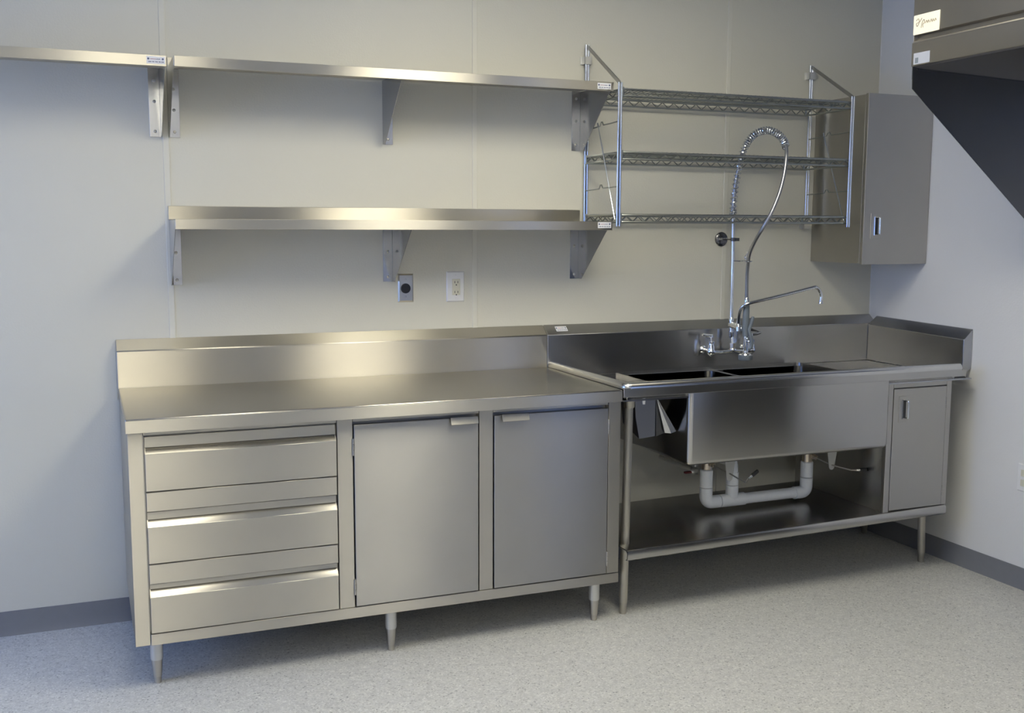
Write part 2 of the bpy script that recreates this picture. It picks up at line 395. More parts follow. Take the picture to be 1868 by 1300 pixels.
def drawer(zb, zl, zs, zt):
    y0, yr = yf-0.006, yf+0.016
    prof = [(y0, zb), (y0, zl), (y0+0.012, zl+0.006), (y0+0.012, zb+0.012), (y0+0.02, zb+0.012), (y0+0.02, zb)]
    d = MB().prism(prof, 'x', DX0, DX1).build('drawer', M_STEEL, cab, 0.0012)
    # finger pull folded back from the top of the face, closed at both ends
    n = 6; P = []
    for k in range(n+1):
        a = k/n; P.append((y0+0.0005 + (yr-y0)*a, zl + (zs-zl)*(1-(1-a)**1.6)))
    prof = P + [(yr+0.004, zs-0.004), (y0+0.012, zl-0.004), (y0+0.002, zl-0.004)]
    MB().prism(prof, 'x', DX0+0.003, DX1-0.003).build('drawer_pull', M_TOP, d)
    MB().box(DX0, DX1, yf+0.012, yf+0.018, zs, zt).build('drawer_top_strip', M_STEEL, d, 0.001)
    for a, b in ((DX0, DX0+0.003), (DX1-0.003, DX1)):
        MB().prism([(y0, zl-0.002), (y0+0.004, zl+0.006), (yr, zs+0.004), (yr, zl-0.002)], 'x', a, b).build('pull_end', M_STEEL, d)
drawer(0.6640, 0.7850, 0.8030, 0.8380)
drawer(0.4270, 0.5460, 0.5680, 0.5930)
drawer(0.1960, 0.3150, 0.3380, 0.3545)
for z0, z1 in ((0.5975, 0.6600), (0.3590, 0.4230)):
    MB().box(DX0, DX1, yf-0.003, yf+0.012, z0, z1).build('filler_panel', M_STEEL, cab, 0.0012)
# doors
def door(x0, x1, z0, z1, hx0, hx1, hs):
    d = MB().box(x0, x1, yf-0.004, yf+0.015, z0, z1).build('door', M_DOOR, cab, 0.002)
    # bent sheet tab pull on the top edge
    zt = z1+0.0035
    A = [(yf-0.004, zt), (yf-0.012, zt), (yf-0.022, zt-0.024), (yf-0.0195, zt-0.0255), (yf-0.0105, zt-0.003), (yf-0.004, zt-0.003)]
    MB().prism(A, 'x', hx0, hx1).build('door_pull', M_CHROME if False else M_STEEL, d, 0.0007)
    for a, b in hs[1]: hinge(d, hs[0], yf-0.002, a, b)
door(-2.7755, -2.3250, 0.1955, 0.8345, -2.4320, -2.3300, (-2.7785, ((0.728, 0.787), (0.237, 0.294))))
door(-2.2640, -1.8070, 0.1955, 0.8335, -2.2380, -2.1340, (-1.8040, ((0.734, 0.790), (0.224, 0.281))))
for x, yy in ((-3.4327, -0.634), (-2.6397, -0.655), (-1.8348, -0.660)):
    leg(cab, x, yy, 0.168, 0.0205, 0.082)
for x in (-3.4327, -2.6397, -1.8348): leg(cab, x, -0.10, 0.168, 0.0205, 0.082)

# ------------------------------------------------------------------ sink unit
snk = thing('sink_unit', 'two bowl stainless steel sink table with undershelf and corner cupboard', 'sink', (-0.9, -0.37, 0))
SX0, SX1 = -1.7670, -0.0015
ZD = 0.861
MB().prism([(-0.001, 1.0835), (-0.052, 1.0435), (-0.052, ZD), (-0.036, ZD), (-0.036, 1.034), (-0.001, 1.066)], 'x', SX0, SX1).build('backsplash', M_SINK, snk, 0.002, 3)
MB().hexa([(-0.0015, -0.053, 1.078), (-0.051, -0.053, 1.0375), (-0.051, -0.053, 0.862), (-0.0015, -0.053, 0.862)],
          [(-0.0015, -0.665, 1.066), (-0.051, -0.665, 1.0215), (-0.051, -0.665, 0.862), (-0.0015, -0.665, 0.892)]).build('side_splash', M_SIDE, snk, 0.002, 3)
BA, BB = (-1.4450, -0.9850), (-0.9550, -0.4950)
BY0, BY1 = -0.697, -0.115
dk = MB(); zt0, zt1 = ZD-0.006, ZD
dk.box(-1.7505, -0.052, BY1, -0.0525, zt0, zt1); dk.box(-1.7505, -0.052, -0.72, BY0, zt0, zt1)
dk.box(-1.7505, BA[0], BY0, BY1, zt0, zt1); dk.box(BA[1], BB[0], BY0, BY1, zt0, zt1); dk.box(BB[1], -0.052, BY0, BY1, zt0, zt1)
dk.build('drainboard_deck', M_SIDE, snk)
# bowls: rounded-corner open shells
def rounded(x0, x1, y0, y1, r, n=5):
    pts = []
    for cx, cy, a0 in ((x1-r, y1-r, 0), (x0+r, y1-r, 90), (x0+r, y0+r, 180), (x1-r, y0+r, 270)):
        for k in range(n+1):
            a = math.radians(a0+90*k/n); pts.append((cx+r*math.cos(a), cy+r*math.sin(a)))
    return pts
def bowl(x0, x1):
    bm = MB(); layers = []
    for inset, z in ((0, ZD+0.0005), (0, 0.625), (0.006, 0.607), (0.018, 0.598), (0.06, 0.594), (0.19, 0.590)):
        layers.append([bm.bm.verts.new((a, b, z)) for a, b in rounded(x0+inset, x1-inset, BY0+inset, BY1-inset, max(0.02, 0.035-inset*0.3))])
    n = len(layers[0])
    for A, B in zip(layers, layers[1:]):
        for i in range(n): bm.bm.faces.new((A[i], A[(i+1)%n], B[(i+1)%n], B[i]))
    bm.bm.faces.new(layers[-1])
    bmesh.ops.solidify(bm.bm, geom=bm.bm.faces[:], thickness=0.002)
    o = bm.build('basin', M_SINK, snk)
    MB().lathe(((x0+x1)/2, (BY0+BY1)/2, 0.5905), (0,0,1), [(0, 0.045), (0.003, 0.045), (0.0035, 0.03)], 20).build('drain', M_CHROME, o)
bowl(*BA); bowl(*BB)
# outer bowl housing: rounded box, open on top
hb = MB(); X0, X1, Y0, Y1, r = -1.4735, -0.4990, -0.7300, -0.1050, 0.02
lay = []
for inset, z in ((0, 0.8763), (0, 0.606), (0.003, 0.596), (0.010, 0.5895), (0.02, 0.587)):
    lay.append([hb.bm.verts.new((a, b, z)) for a, b in rounded(X0+inset, X1-inset, Y0+inset, Y1-inset, max(0.006, r-inset*0.4), 4)])
n = len(lay[0])
for A, B in zip(lay, lay[1:]):
    for i in range(n): hb.bm.faces.new((A[i], A[(i+1)%n], B[(i+1)%n], B[i]))
hb.bm.faces.new(lay[-1])
hb.build('bowl_housing', M_SINK, snk, angle=70)
# apron and rolled rim
ap = MB().box(SX0+0.001, -0.1365, -0.7485, -0.738, 0.8765, 0.912); ap.box(-1.7505, -0.1365, -0.738, -0.69, 0.8765, 0.8785); ap.build('apron', M_SINK, snk, 0.001)
MB().box(SX0+0.001, SX0+0.012, -0.738, -0.054, 0.9065, 0.912).build('apron', M_SINK, snk, 0.001)
def roll(path_xy_fn, outs):
    pass
rim = MB()
# sweep a rolled edge profile along the left end and the front (mitred and rounded corner)
prof = [(0.000, 0.9065), (0.000, 0.914), (0.003, 0.922), (0.010, 0.9285), (0.020, 0.9305), (0.030, 0.928), (0.038, 0.919), (0.042, 0.905), (0.045, ZD+0.001),
        (0.042, ZD+0.001), (0.036, 0.905), (0.030, 0.913), (0.02, 0.918), (0.006, 0.910)]
stations = [((-1.7665, -0.054), (1, 0)), ((-1.7665, -0.70), (1, 0))]
cx_, cy_, cr_ = -1.7365, -0.7190, 0.03
for k in range(1, 7):
    a = math.radians(180+90*k/7.0); stations.append(((cx_+cr_*math.cos(a), cy_+cr_*math.sin(a)), (-math.cos(a), -math.sin(a))))
stations += [((-1.7300, -0.7490), (0, 1)), ((-0.1365, -0.7490), (0, 1))]
rings = []
for (px, py), (dx, dy) in stations:
    rings.append([rim.bm.verts.new((px+dx*o_, py+dy*o_, z_)) for o_, z_ in prof])
n = len(prof)
for A, B in zip(rings, rings[1:]):
    for i in range(n): rim.bm.faces.new((A[i], A[(i+1)%n], B[(i+1)%n], B[i]))
rim.bm.faces.new(rings[0]); rim.bm.faces.new(rings[-1])
rim.build('rolled_rim', M_RIM, snk, angle=60)
# drainboard end under the right splash
MB().box(-0.1365, -0.0515, -0.690, -0.6655, 0.862, 0.892).build('deck_end', M_SINK, snk, 0.003)
# legs
def tube_leg(x0, x1, y, ztop, socket):
    r = 0.0165
    l = MB().tube([(x1, y, 0.045), (x0, y, ztop)], r, 20).build('leg', M_STEELV, snk)
    MB().lathe((x1, y, 0), (0,0,1), [(0, 0.0120), (0.004, 0.0138), (0.030, 0.0138), (0.032, 0.0152), (0.05, 0.0152)], 18).build('foot', M_FOOT, l)
    if socket: MB().lathe((x0, y, ztop-0.055), (0,0,1), [(0, 0.0185), (0.004, 0.0205), (0.054, 0.0205)], 20).build('leg_socket', M_STEELV, l)
tube_leg(-1.6840, -1.6960, -0.638, 0.872, True)
tube_leg(-0.1390, -0.1300, -0.560, 0.25, False)
tube_leg(-1.690, -1.690, -0.10, 0.855, True)
tube_leg(-0.060, -0.060, -0.10, 0.26, False)
# sloping undershelf
def zsh(x): return 0.2805 + (x+1.7365)*(0.3085-0.2805)/1.575
us = MB()
A = []
for x in (-1.7275, -0.1625):
    z = zsh(x)
    A.append([(x, -0.105, z), (x, -0.716, z), (x, -0.7225, z-0.0025), (x, -0.7265, z-0.010), (x, -0.7265, z-0.032), (x, -0.7225, z-0.040), (x, -0.712, z-0.042), (x, -0.712, z-0.038), (x, -0.720, z-0.036), (x, -0.723, z-0.014), (x, -0.712, z-0.004), (x, -0.105, z-0.004)])
us.hexa(A[0], A[1]); us.build('undershelf', M_SINK, snk, angle=60)
# corner cupboard on the shelf
CX0, CX1, CZ1 = -0.4975, -0.1545, 0.8745; CYF = -0.7135
MB().box(CX0+0.001, CX0+0.004, CYF+0.002, -0.11, zsh(CX0)+0.001, CZ1).build('side_panel', M_SINK, snk)
MB().box(CX1-0.004, CX1-0.001, CYF+0.002, -0.11, zsh(CX1)+0.001, CZ1-0.012).build('side_panel', M_SINK, snk)
MB().box(CX0+0.004, CX1-0.004, CYF+0.022, -0.11, zsh(CX0)+0.004, CZ1-0.015).build('cupboard_body', M_BOX, snk)
MB().box(CX0, -0.4705, CYF, CYF+0.018, zsh(CX0)+0.0005, CZ1).build('stile', M_BOX, snk, 0.001)
MB().box(-0.1810, CX1, CYF, CYF+0.018, zsh(CX1)+0.0005, CZ1).build('stile', M_BOX, snk, 0.001)
MB().box(-0.4695, -0.1820, CYF, CYF+0.018, 0.8365, CZ1).build('top_rail', M_BOX, snk, 0.001)
cd_ = MB().box(-0.4680, -0.1835, CYF-0.002, CYF+0.014, 0.3095, 0.8325).build('cupboard_door', M_BOX, snk, 0.0015)
hinge(cd_, -0.1815, CYF-0.001, 0.735, 0.785); hinge(cd_, -0.1815, CYF-0.001, 0.352, 0.400)
def recess_pull(parent, cx, y, cz, wd, ht):
    p = MB()
    p.box(cx-wd/2, cx+wd/2, y-0.0022, y+0.001, cz-ht/2, cz+ht/2)
    p.build('pull_plate', M_BOX, parent, 0.001)
    b = MB(); hh = ht*0.34
    b.box(cx-0.009, cx+0.009, y-0.0030, y-0.0023, cz-hh, cz+hh, 1)
    b.tube(fillet([(cx+0.004, y-0.002, cz+hh), (cx+0.004, y-0.022, cz+hh), (cx+0.004, y-0.022, cz-hh), (cx+0.004, y-0.002, cz-hh)], 0.008), 0.0042, 10)
    b.tube([(cx-0.010, y-0.003, cz-hh-0.003), (cx-0.010, y-0.003, cz+hh+0.003)], 0.0022, 8)
    b.build('pull_handle', [M_CHROME, M_BLACK], parent)
recess_pull(cd_, -0.4130, CYF-0.002, 0.7450, 0.056, 0.112)
sticker(-1.6905, 1.0660, -0.0236, 0.054, 0.019, snk, lean=1.275)

# bolt under the apron
tag(MB().lathe((-1.655, -0.70, 0.838), (0,0,1), [(0, 0.005), (0.012, 0.006), (0.024, 0.006)], 12).build('bolt', M_WHITE), 'small pale bolt hanging under the sink apron beside the left leg', 'bolt')

# slanted steel bracket box under the left drainboard
tr = thing('slanted_chute', 'slanted folded steel chute hanging under the left drainboard of the sink', 'chute', (-1.58, -0.58, 0.69))
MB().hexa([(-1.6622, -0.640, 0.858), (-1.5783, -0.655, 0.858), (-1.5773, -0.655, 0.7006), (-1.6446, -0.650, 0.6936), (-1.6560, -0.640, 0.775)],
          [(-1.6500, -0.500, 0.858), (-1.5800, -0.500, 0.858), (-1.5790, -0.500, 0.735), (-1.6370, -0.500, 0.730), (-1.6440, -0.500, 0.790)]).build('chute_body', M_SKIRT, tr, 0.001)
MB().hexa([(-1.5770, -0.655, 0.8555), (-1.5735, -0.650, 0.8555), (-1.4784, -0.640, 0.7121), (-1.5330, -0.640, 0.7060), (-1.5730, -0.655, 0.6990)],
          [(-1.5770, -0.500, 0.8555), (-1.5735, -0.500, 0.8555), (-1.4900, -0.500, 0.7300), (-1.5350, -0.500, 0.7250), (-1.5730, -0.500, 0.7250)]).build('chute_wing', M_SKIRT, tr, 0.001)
MB().hexa([(-1.5735, -0.6510, 0.8500), (-1.5715, -0.6515, 0.8520), (-1.4784, -0.6460, 0.7115), (-1.5092, -0.6590, 0.7085)],
          [(-1.5735, -0.6490, 0.8500), (-1.5715, -0.6495, 0.8520), (-1.4784, -0.6405, 0.7115), (-1.5092, -0.6450, 0.7085)]).build('folded_lip', M_SIDE, tr)
MB().hexa([(-1.5745, -0.6560, 0.8500), (-1.5735, -0.6530, 0.8500), (-1.5100, -0.6610, 0.7080), (-1.5313, -0.6500, 0.7100)],
          [(-1.5745, -0.6520, 0.8500), (-1.5735, -0.6500, 0.8500), (-1.5100, -0.6470, 0.7080), (-1.5313, -0.6450, 0.7100)]).build('folded_lip', M_SIDE, tr)
# ------------------------------------------------------------------ drain piping
pv = thing('drain_pipe', 'white plastic drain pipe with elbows and a tee joining both sink bowls', 'pipe', (-0.95, -0.42, 0.342))
RP, RF = 0.0235, 0.0275; PY, PZ = -0.42, 0.343
def elbow(x, sgn):
    MB().tube(fillet([(x, PY, PZ+0.065), (x, PY, PZ), (x+sgn*0.065, PY, PZ)], 0.05, 10), RF, 22).build('elbow', M_PVC, pv, 0.001)
elbow(-1.190, 1); elbow(-0.672, -1)
MB().lathe((-1.190, PY, PZ+0.068), (0,0,1), [(0, RF*0.99), (0.072, RF*0.99), (0.076, RP)], 22).build('coupling', M_PVC, pv)
MB().lathe((-0.672, PY, PZ+0.068), (0,0,1), [(0, RF*0.99), (0.066, RF*0.99), (0.070, RP)], 22).build('coupling', M_PVC, pv)
te = MB(); te.lathe((-1.122, PY, PZ), (1,0,0), [(0, RF), (0.125, RF)], 22); te.lathe((-1.060, PY, PZ), (0,0,1), [(0.005, RF*0.98), (0.065, RF*0.98)], 22)
te.build('tee', M_PVC, pv, 0.001)
MB().lathe((-1.060, PY, PZ+0.067), (0,0,1), [(0, RP), (0.0005, RF*0.97), (0.055, RF*0.97)], 22).build('coupling', M_PVC, pv)
MB().tube(fillet([(-1.060, PY, PZ+0.12), (-1.060, PY, PZ+0.165), (-1.060, -0.004, PZ+0.165)], 0.04, 8), RP, 20).build('pipe', M_PVC, pv)
MB().tube([(-1.0, PY, PZ), (-0.735, PY, PZ+0.001)], RP, 22).build('pipe', M_PVC, pv)

# waste valves with lever handles
def waste_valve(x, z0, label, lever, grip, brk):
    v = thing('waste_valve', label, 'valve', (x, PY, z0), 'lever waste valves under the sink bowls')
    b = MB(); b.lathe((x, PY, z0), (0,0,1), [(0, 0.0225), (0.045, 0.0225), (0.05, 0.0265), (0.062, 0.0265), (0.066, 0.040), (0.5865-z0, 0.044)], 24)
    b.build('valve_body', M_BRASS, v)
    d = (Vector(lever[1])-Vector(lever[0])).normalized()
    MB().lathe(Vector(lever[0])-d*0.012, d, [(0, 0.013), (0.012, 0.013), (0.013, 0.0105), (0.024, 0.0105)], 6).build('packing_nut', M_BRASS, v)
    MB().tube(lever, 0.0033, 8).build('lever', M_FOOT, v)
    g = MB(); e = Vector(lever[-1]); q = Vector(grip); k = (q-e).normalized()
    g.lathe(e, k, [(0, 0.0045), (0.016, 0.0062), (0.017, 0.0062)], 10, 1); g.lathe(e+k*0.0171, k, [(0, 0.0072), (0.002, 0.008), ((q-e).length-0.019, 0.008), ((q-e).length-0.0171, 0.006)], 12, 0)
    g.build('grip', [M_RUBBER, M_CHROME], v)
    a, b2, c = brk
    m = MB(); yb = -0.52
    pts = [(a[0], 0.5868), (b2[0], 0.5868), (c[0]+0.014, c[1]+0.012)] + [(c[0]+0.014*math.cos(math.radians(t)), c[1]+0.012+0.014*math.sin(math.radians(t))) for t in (-30, -60, -90, -120, -150)] + [(c[0]-0.014, c[1]+0.012)]
    m.prism(pts, 'y', yb-0.0012, yb+0.0012); m.build('lever_bracket', M_NICKEL, v)
waste_valve(-1.190, 0.489, 'brass waste valve under the left sink bowl with its grip turned up', [(-1.182, -0.444, 0.513), (-1.141, -0.52, 0.486), (-1.1167, -0.60, 0.4636), (-1.1013, -0.60, 0.4807)], (-1.0567, -0.60, 0.5092), ((-1.172,), (-1.108,), (-1.141, 0.456)))
waste_valve(-0.672, 0.481, 'brass waste valve under the right sink bowl with its grip level', [(-0.652, -0.444, 0.503), (-0.618, -0.52, 0.4795), (-0.580, -0.60, 0.4713), (-0.552, -0.60, 0.4690)], (-0.4986, -0.60, 0.467), ((-0.650,), (-0.586,), (-0.618, 0.461)))
sv = thing('shutoff_valve', 'small shutoff valve with dark red handle behind the left bowl drain', 'valve', (-1.2, -0.3, 0.45))
MB().tube(fillet([(-1.17, -0.004, 0.455), (-1.17, -0.30, 0.455), (-1.17, -0.30, 0.576)], 0.02), 0.012, 14).build('valve_pipe', M_NICKEL, sv)
MB().lathe((-1.171, -0.31, 0.455), (-1,0,0), [(0, 0.016), (0.02, 0.016), (0.03, 0.009)], 14).build('valve_stem', M_NICKEL, sv)
MB().box(-1.232, -1.196, -0.320, -0.304, 0.448, 0.457).build('handle', M_RED, sv, 0.003)

# ------------------------------------------------------------------ faucet
fc = thing('prerinse_faucet', 'chrome pre-rinse spray faucet with spring arch and swing spout over the sink', 'faucet', (-0.875, -0.1, 0.93))
FYB, FZ = -0.108, 0.948
bd = MB()
for x, rr in ((-0.982, 0.0200), (-0.768, 0.0200)):
    bd.tube([(x-0.006, -0.053, FZ+0.002), (x-0.002, -0.09, FZ), (x, FYB, FZ)], 0.0105, 12)
    bd.lathe((x-0.006, -0.0525, FZ+0.002), (0,-1,0), [(0, 0.019), (0.004, 0.018), (0.008, 0.0125), (0.018, 0.012)], 18)
    bd.ball((x, FYB, FZ-0.002), rr)
    bd.lathe((x, FYB, FZ), (0,0,1), [(0, 0.0175), (0.022, 0.0160), (0.028, 0.0125), (0.036, 0.0125), (0.037, 0.0150), (0.045, 0.0150), (0.047, 0.008)], 18)
    bd.lathe((x, FYB, FZ), (0,0,-1), [(0.012, 0.010), (0.022, 0.007)], 12)
bd.tube(fillet([(-0.982, FYB, FZ-0.004), (-0.930, FYB, FZ-0.006), (-0.895, FYB, FZ-0.004), (-0.866, FYB, FZ), (-0.84, FYB, FZ-0.004), (-0.80, FYB, FZ-0.006), (-0.768, FYB, FZ-0.004)], 0.02), 0.0085, 14)
bd.ball((-0.867, FYB, FZ+0.002), 0.0155)
bd.build('mixing_body', M_CHROME, fc)
for x, hx in ((-0.982, -0.050), (-0.768, 0.045)):
    h = MB(); h.lathe((x, FYB, FZ+0.045), (0,0,1), [(0, 0.0045), (0.016, 0.0045), (0.018, 0.009), (0.030, 0.0085), (0.033, 0.005)], 14)
    h.tube([(x, FYB, FZ+0.070), (x+hx*0.6, FYB-0.004, FZ+0.073), (x+hx, FYB-0.006, FZ+0.078)], [0.0080, 0.0085, 0.0070], 10)
    h.build('tap_handle', M_CHROME, fc)
MB().lathe((-0.867, FYB, FZ+0.010), (0,0,1), [(0, 0.0135), (0.012, 0.0135), (0.013, 0.0150), (0.022, 0.0150), (0.023, 0.010)], 6).build('swivel_nut', M_BRASS, fc)
rs = MB(); rs.tube([(-0.867, FYB, FZ+0.02), (-0.8715, -0.1, 1.03), (-0.8735, -0.1, 1.10)], 0.0085, 14)
rs.tube([(-0.8735, -0.1, 1.095), (-0.874, -0.1, 1.356), (-0.8795, -0.1, 1.556)], 0.0078, 14)
rs.lathe((-0.8725, -0.1, 1.072), (0,0,1), [(0, 0.011), (0.02, 0.012), (0.026, 0.009)], 14); rs.lathe((-0.8705, -0.1, 1.005), (0,0,1), [(0, 0.0105), (0.025, 0.0125), (0.03, 0.0125)], 14)
rs.lathe((-0.880, -0.1, 1.540), (0,0,1), [(0, 0.010), (0.014, 0.0125), (0.022, 0.0125)], 14)
rs.build('riser_pipe', M_CHROME, fc)
# hose and spring
hp = [(-0.8800,-0.1000,1.5533), (-0.8792,-0.1000,1.6145), (-0.8763,-0.1050,1.6874), (-0.8708,-0.1150,1.7550), (-0.8699,-0.1400,1.8235), (-0.8628,-0.1650,1.8723), (-0.8511,-0.2000,1.9081), (-0.8333,-0.2350,1.9224), (-0.8184,-0.2700,1.9224), (-0.8032,-0.3050,1.9062), (-0.7958,-0.3350,1.8810), (-0.7995,-0.3650,1.8464), (-0.8126,-0.3870,1.8057), (-0.8292,-0.4000,1.7356), (-0.8496,-0.4050,1.6662), (-0.8723,-0.4050,1.6084), (-0.8972,-0.4000,1.5530), (-0.9162,-0.3750,1.4975), (-0.9155,-0.3250,1.4458), (-0.9010,-0.2700,1.3974), (-0.8839,-0.2350,1.3556), (-0.8739,-0.2150,1.2992), (-0.8630,-0.2000,1.2007), (-0.8625,-0.2000,1.1800)]
path = smooth_path(hp, 8)
MB().tube(path, 0.0078, 14).build('hose', M_HOSE, fc)
sp = smooth_path(hp[:12], 60)
L_ = [0]
for a, b in zip(sp, sp[1:]): L_.append(L_[-1]+(b-a).length)
tot = L_[-1]; hel = []; ang = 0; last = 0
t0 = (sp[1]-sp[0]).normalized(); nrm = Vector((1,0,0)); prev = t0; sub = 0
fr = []
for i, p in enumerate(sp):
    t = (sp[min(i+1, len(sp)-1)]-sp[max(i-1, 0)]).normalized()
    nrm = prev.rotation_difference(t) @ nrm; nrm = (nrm-t*nrm.dot(t)).normalized(); prev = t
    fr.append((p, nrm.copy(), t.cross(nrm)))
def pitch(s_):
    if s_ < 0.03: return 0.0075
    if s_ < 0.22: return 0.021
    if s_ < 0.32: return 0.016
    return 0.0115
s_ = 0.0; i = 0
while s_ < tot:
    while i < len(L_)-2 and L_[i+1] < s_: i += 1
    k = (s_-L_[i])/max(1e-9, L_[i+1]-L_[i])
    p = fr[i][0].lerp(fr[i+1][0], k); a = fr[i][1]; b = fr[i][2]
    hel.append(p + (a*math.cos(ang)+b*math.sin(ang))*0.0148)
    ang += 2*math.pi/14; s_ += pitch(s_)/14
MB().tube(hel, 0.0030, 6).build('spring', M_CHROME, fc)
# spray valve
sv2 = MB()
sv2.lathe((-0.8625, -0.20, 1.195), (0,0,-1), [(0, 0.0095), (0.004, 0.012), (0.03, 0.012), (0.034, 0.0105)], 12)
sv2.build('hose_fitting', M_CHROME, fc)
MB().tube([(-0.8622, -0.2, 1.165), (-0.8629, -0.2, 1.11), (-0.8637, -0.201, 1.05), (-0.8645, -0.203, 1.02)], [0.0140, 0.0150, 0.0150, 0.0130], 16).build('spray_grip', M_GREY, fc)
sb = MB(); sb.tube([(-0.8645, -0.203, 1.022), (-0.8650, -0.204, 0.985), (-0.8640, -0.204, 0.955)], [0.0095, 0.0085, 0.009], 12)
sb.ball((-0.869, -0.222, 1.012), 0.007); sb.ball((-0.860, -0.222, 0.999), 0.0085)
sb.lathe((-0.8632, -0.204, 0.957), (0,0,-1), [(0, 0.010), (0.008, 0.012), (0.014, 0.026), (0.02, 0.029)], 20)
sb.build('spray_valve', M_CHROME, fc)
MB().lathe((-0.8627, -0.204, 0.9385), (0,0,-1), [(0, 0.0285), (0.002, 0.0315), (0.020, 0.0315), (0.024, 0.029), (0.0245, 0.024)], 24).build('spray_bumper', M_GREY, fc)
lv = smooth_path([(-0.8430, -0.226, 1.1111), (-0.8521, -0.226, 1.0794), (-0.8622, -0.226, 1.0528), (-0.8593, -0.230, 1.0309), (-0.8500, -0.232, 1.0013), (-0.8525, -0.230, 0.9740), (-0.8650, -0.224, 0.9640)], 5)
MB().tube(lv, [0.0050, 0.0072]+[0.0078]*(len(lv)-5)+[0.0070, 0.0062, 0.0050], 12).build('squeeze_lever', M_GREY, fc)
# swing spout and its valve
MB().tube(smooth_path([(-0.8867,-0.1780,1.0620), (-0.8901,-0.1850,1.1071), (-0.8928,-0.2000,1.1426), (-0.8856,-0.2140,1.1606), (-0.8639,-0.2280,1.1720), (-0.7107,-0.2450,1.2027), (-0.5593,-0.2600,1.2345), (-0.5338,-0.2620,1.2365), (-0.5165,-0.2640,1.2221), (-0.5070,-0.2650,1.1972), (-0.5090,-0.2650,1.1748)], 6), 0.0072, 14).build('swing_spout', M_CHROME, fc)
MB().lathe((-0.5091, -0.2650, 1.1765), (0,0,-1), [(0, 0.0076), (0.003, 0.0100), (0.007, 0.0100), (0.010, 0.0120), (0.013, 0.0120)], 16).build('spout_tip', M_CHROME, fc)
ab = MB(); ab.tube([(-0.8710, -0.092, 1.0640), (-0.8680, -0.13, 1.0610), (-0.8740, -0.168, 1.0570)], [0.0150, 0.0165, 0.0150], 16)
ab.lathe((-0.8867, -0.178, 1.044), (0,0,1), [(0, 0.0125), (0.018, 0.0125), (0.021, 0.010), (0.05, 0.0085)], 14)
ab.ball((-0.874, -0.178, 1.0535), 0.0135)
ab.tube([(-0.868, -0.180, 1.0545), (-0.856, -0.186, 1.0525), (-0.846, -0.196, 1.0520)], [0.0115, 0.0110, 0.0090], 12)
ab.build('spout_valve', M_CHROME, fc)
MB().tube([(-0.850, -0.192, 1.0525), (-0.838, -0.208, 1.0505), (-0.818, -0.236, 1.0440)], [0.0070, 0.0062, 0.0026], 10).build('spout_handle', M_RUBBER, fc)
# wall bracket and hose hook
wbk = MB(); wbk.lathe((-0.875, -0.0005, 1.4512), (0,-1,0), [(0, 0.0325), (0.006, 0.0325), (0.011, 0.027), (0.013, 0.012)], 28)
wbk.build('wall_flange', M_DARKC, fc)
mk = MB(); rnd = random.Random(3)
for k in range(9): mk.box(-0.897+k*0.0052, -0.897+k*0.0052+0.0035, -0.0165, -0.0115, 1.447+0.002*rnd.random(), 1.454+0.004*rnd.random())
mk.build('flange_marks', M_NICKEL, fc)
cl = MB(); cl.tube([(-0.875, -0.012, 1.4508), (-0.875, -0.09, 1.4508)], 0.003, 10)
cl.lathe((-0.8765, -0.1, 1.443), (0,0,1), [(0, 0.0105), (0.016, 0.0105)], 16); cl.box(-0.868, -0.846, -0.106, -0.094, 1.444, 1.458)
cl.build('riser_clamp', M_DARKC, fc)
hk = MB(); hk.tube(smooth_path([(-0.8745, -0.1, 1.356), (-0.8500, -0.125, 1.3545), (-0.8480, -0.150, 1.3575), (-0.8560, -0.178, 1.366)], 5), 0.0032, 8)
ring = [(-0.8835+0.015*math.cos(a), -0.2350+0.015*math.sin(a), 1.3565) for a in [math.radians(t) for t in range(60, 391, 15)]]
hk.tube([(-0.8560, -0.178, 1.366), (-0.8700, -0.208, 1.3600)] + ring, 0.0025, 8)
hk.tube(smooth_path([(-0.858, -0.182, 1.366), (-0.862, -0.184, 1.380), (-0.855, -0.187, 1.391), (-0.859, -0.188, 1.398)], 4), 0.0026, 8); hk.ball((-0.868, -0.188, 1.373), 0.0062)
hk.build('hose_hook', M_CHROME, fc)

# ------------------------------------------------------------------ wall shelves
def bracket(parent, x, zt, drop, depth, flange, holes, end=False, foot=0.035):
    """side plate at x; flange = +1/-1 side on which the wall flange lies"""
    y1 = -0.0005
    P = [(y1, zt), (-depth, zt), (-depth, zt-0.022), (-foot, zt-drop), (y1, zt-drop)]
    if end: P = [(y1, zt+0.001), (-0.313, zt+0.001), (-0.313, zt-0.031), (-depth, zt-0.040), (-foot, zt-drop), (y1, zt-drop)]
    m = MB(); m.prism(P, 'x', x-0.001, x+0.001)
    a, b = (x+0.001, x+0.040) if flange > 0 else (x-0.040, x-0.001)
    m.box(a, b, -0.0035, y1, zt-drop, zt)
    o = m.build('bracket', M_SIDE, parent, 0.0006)
    for h in holes:
        MB().lathe(((a+b)/2, -0.0035, zt-drop*h), (0,-1,0), [(0, 0.0058), (0.0012, 0.0058), (0.003, 0.003)], 14).build('screw', M_FOOT, o)
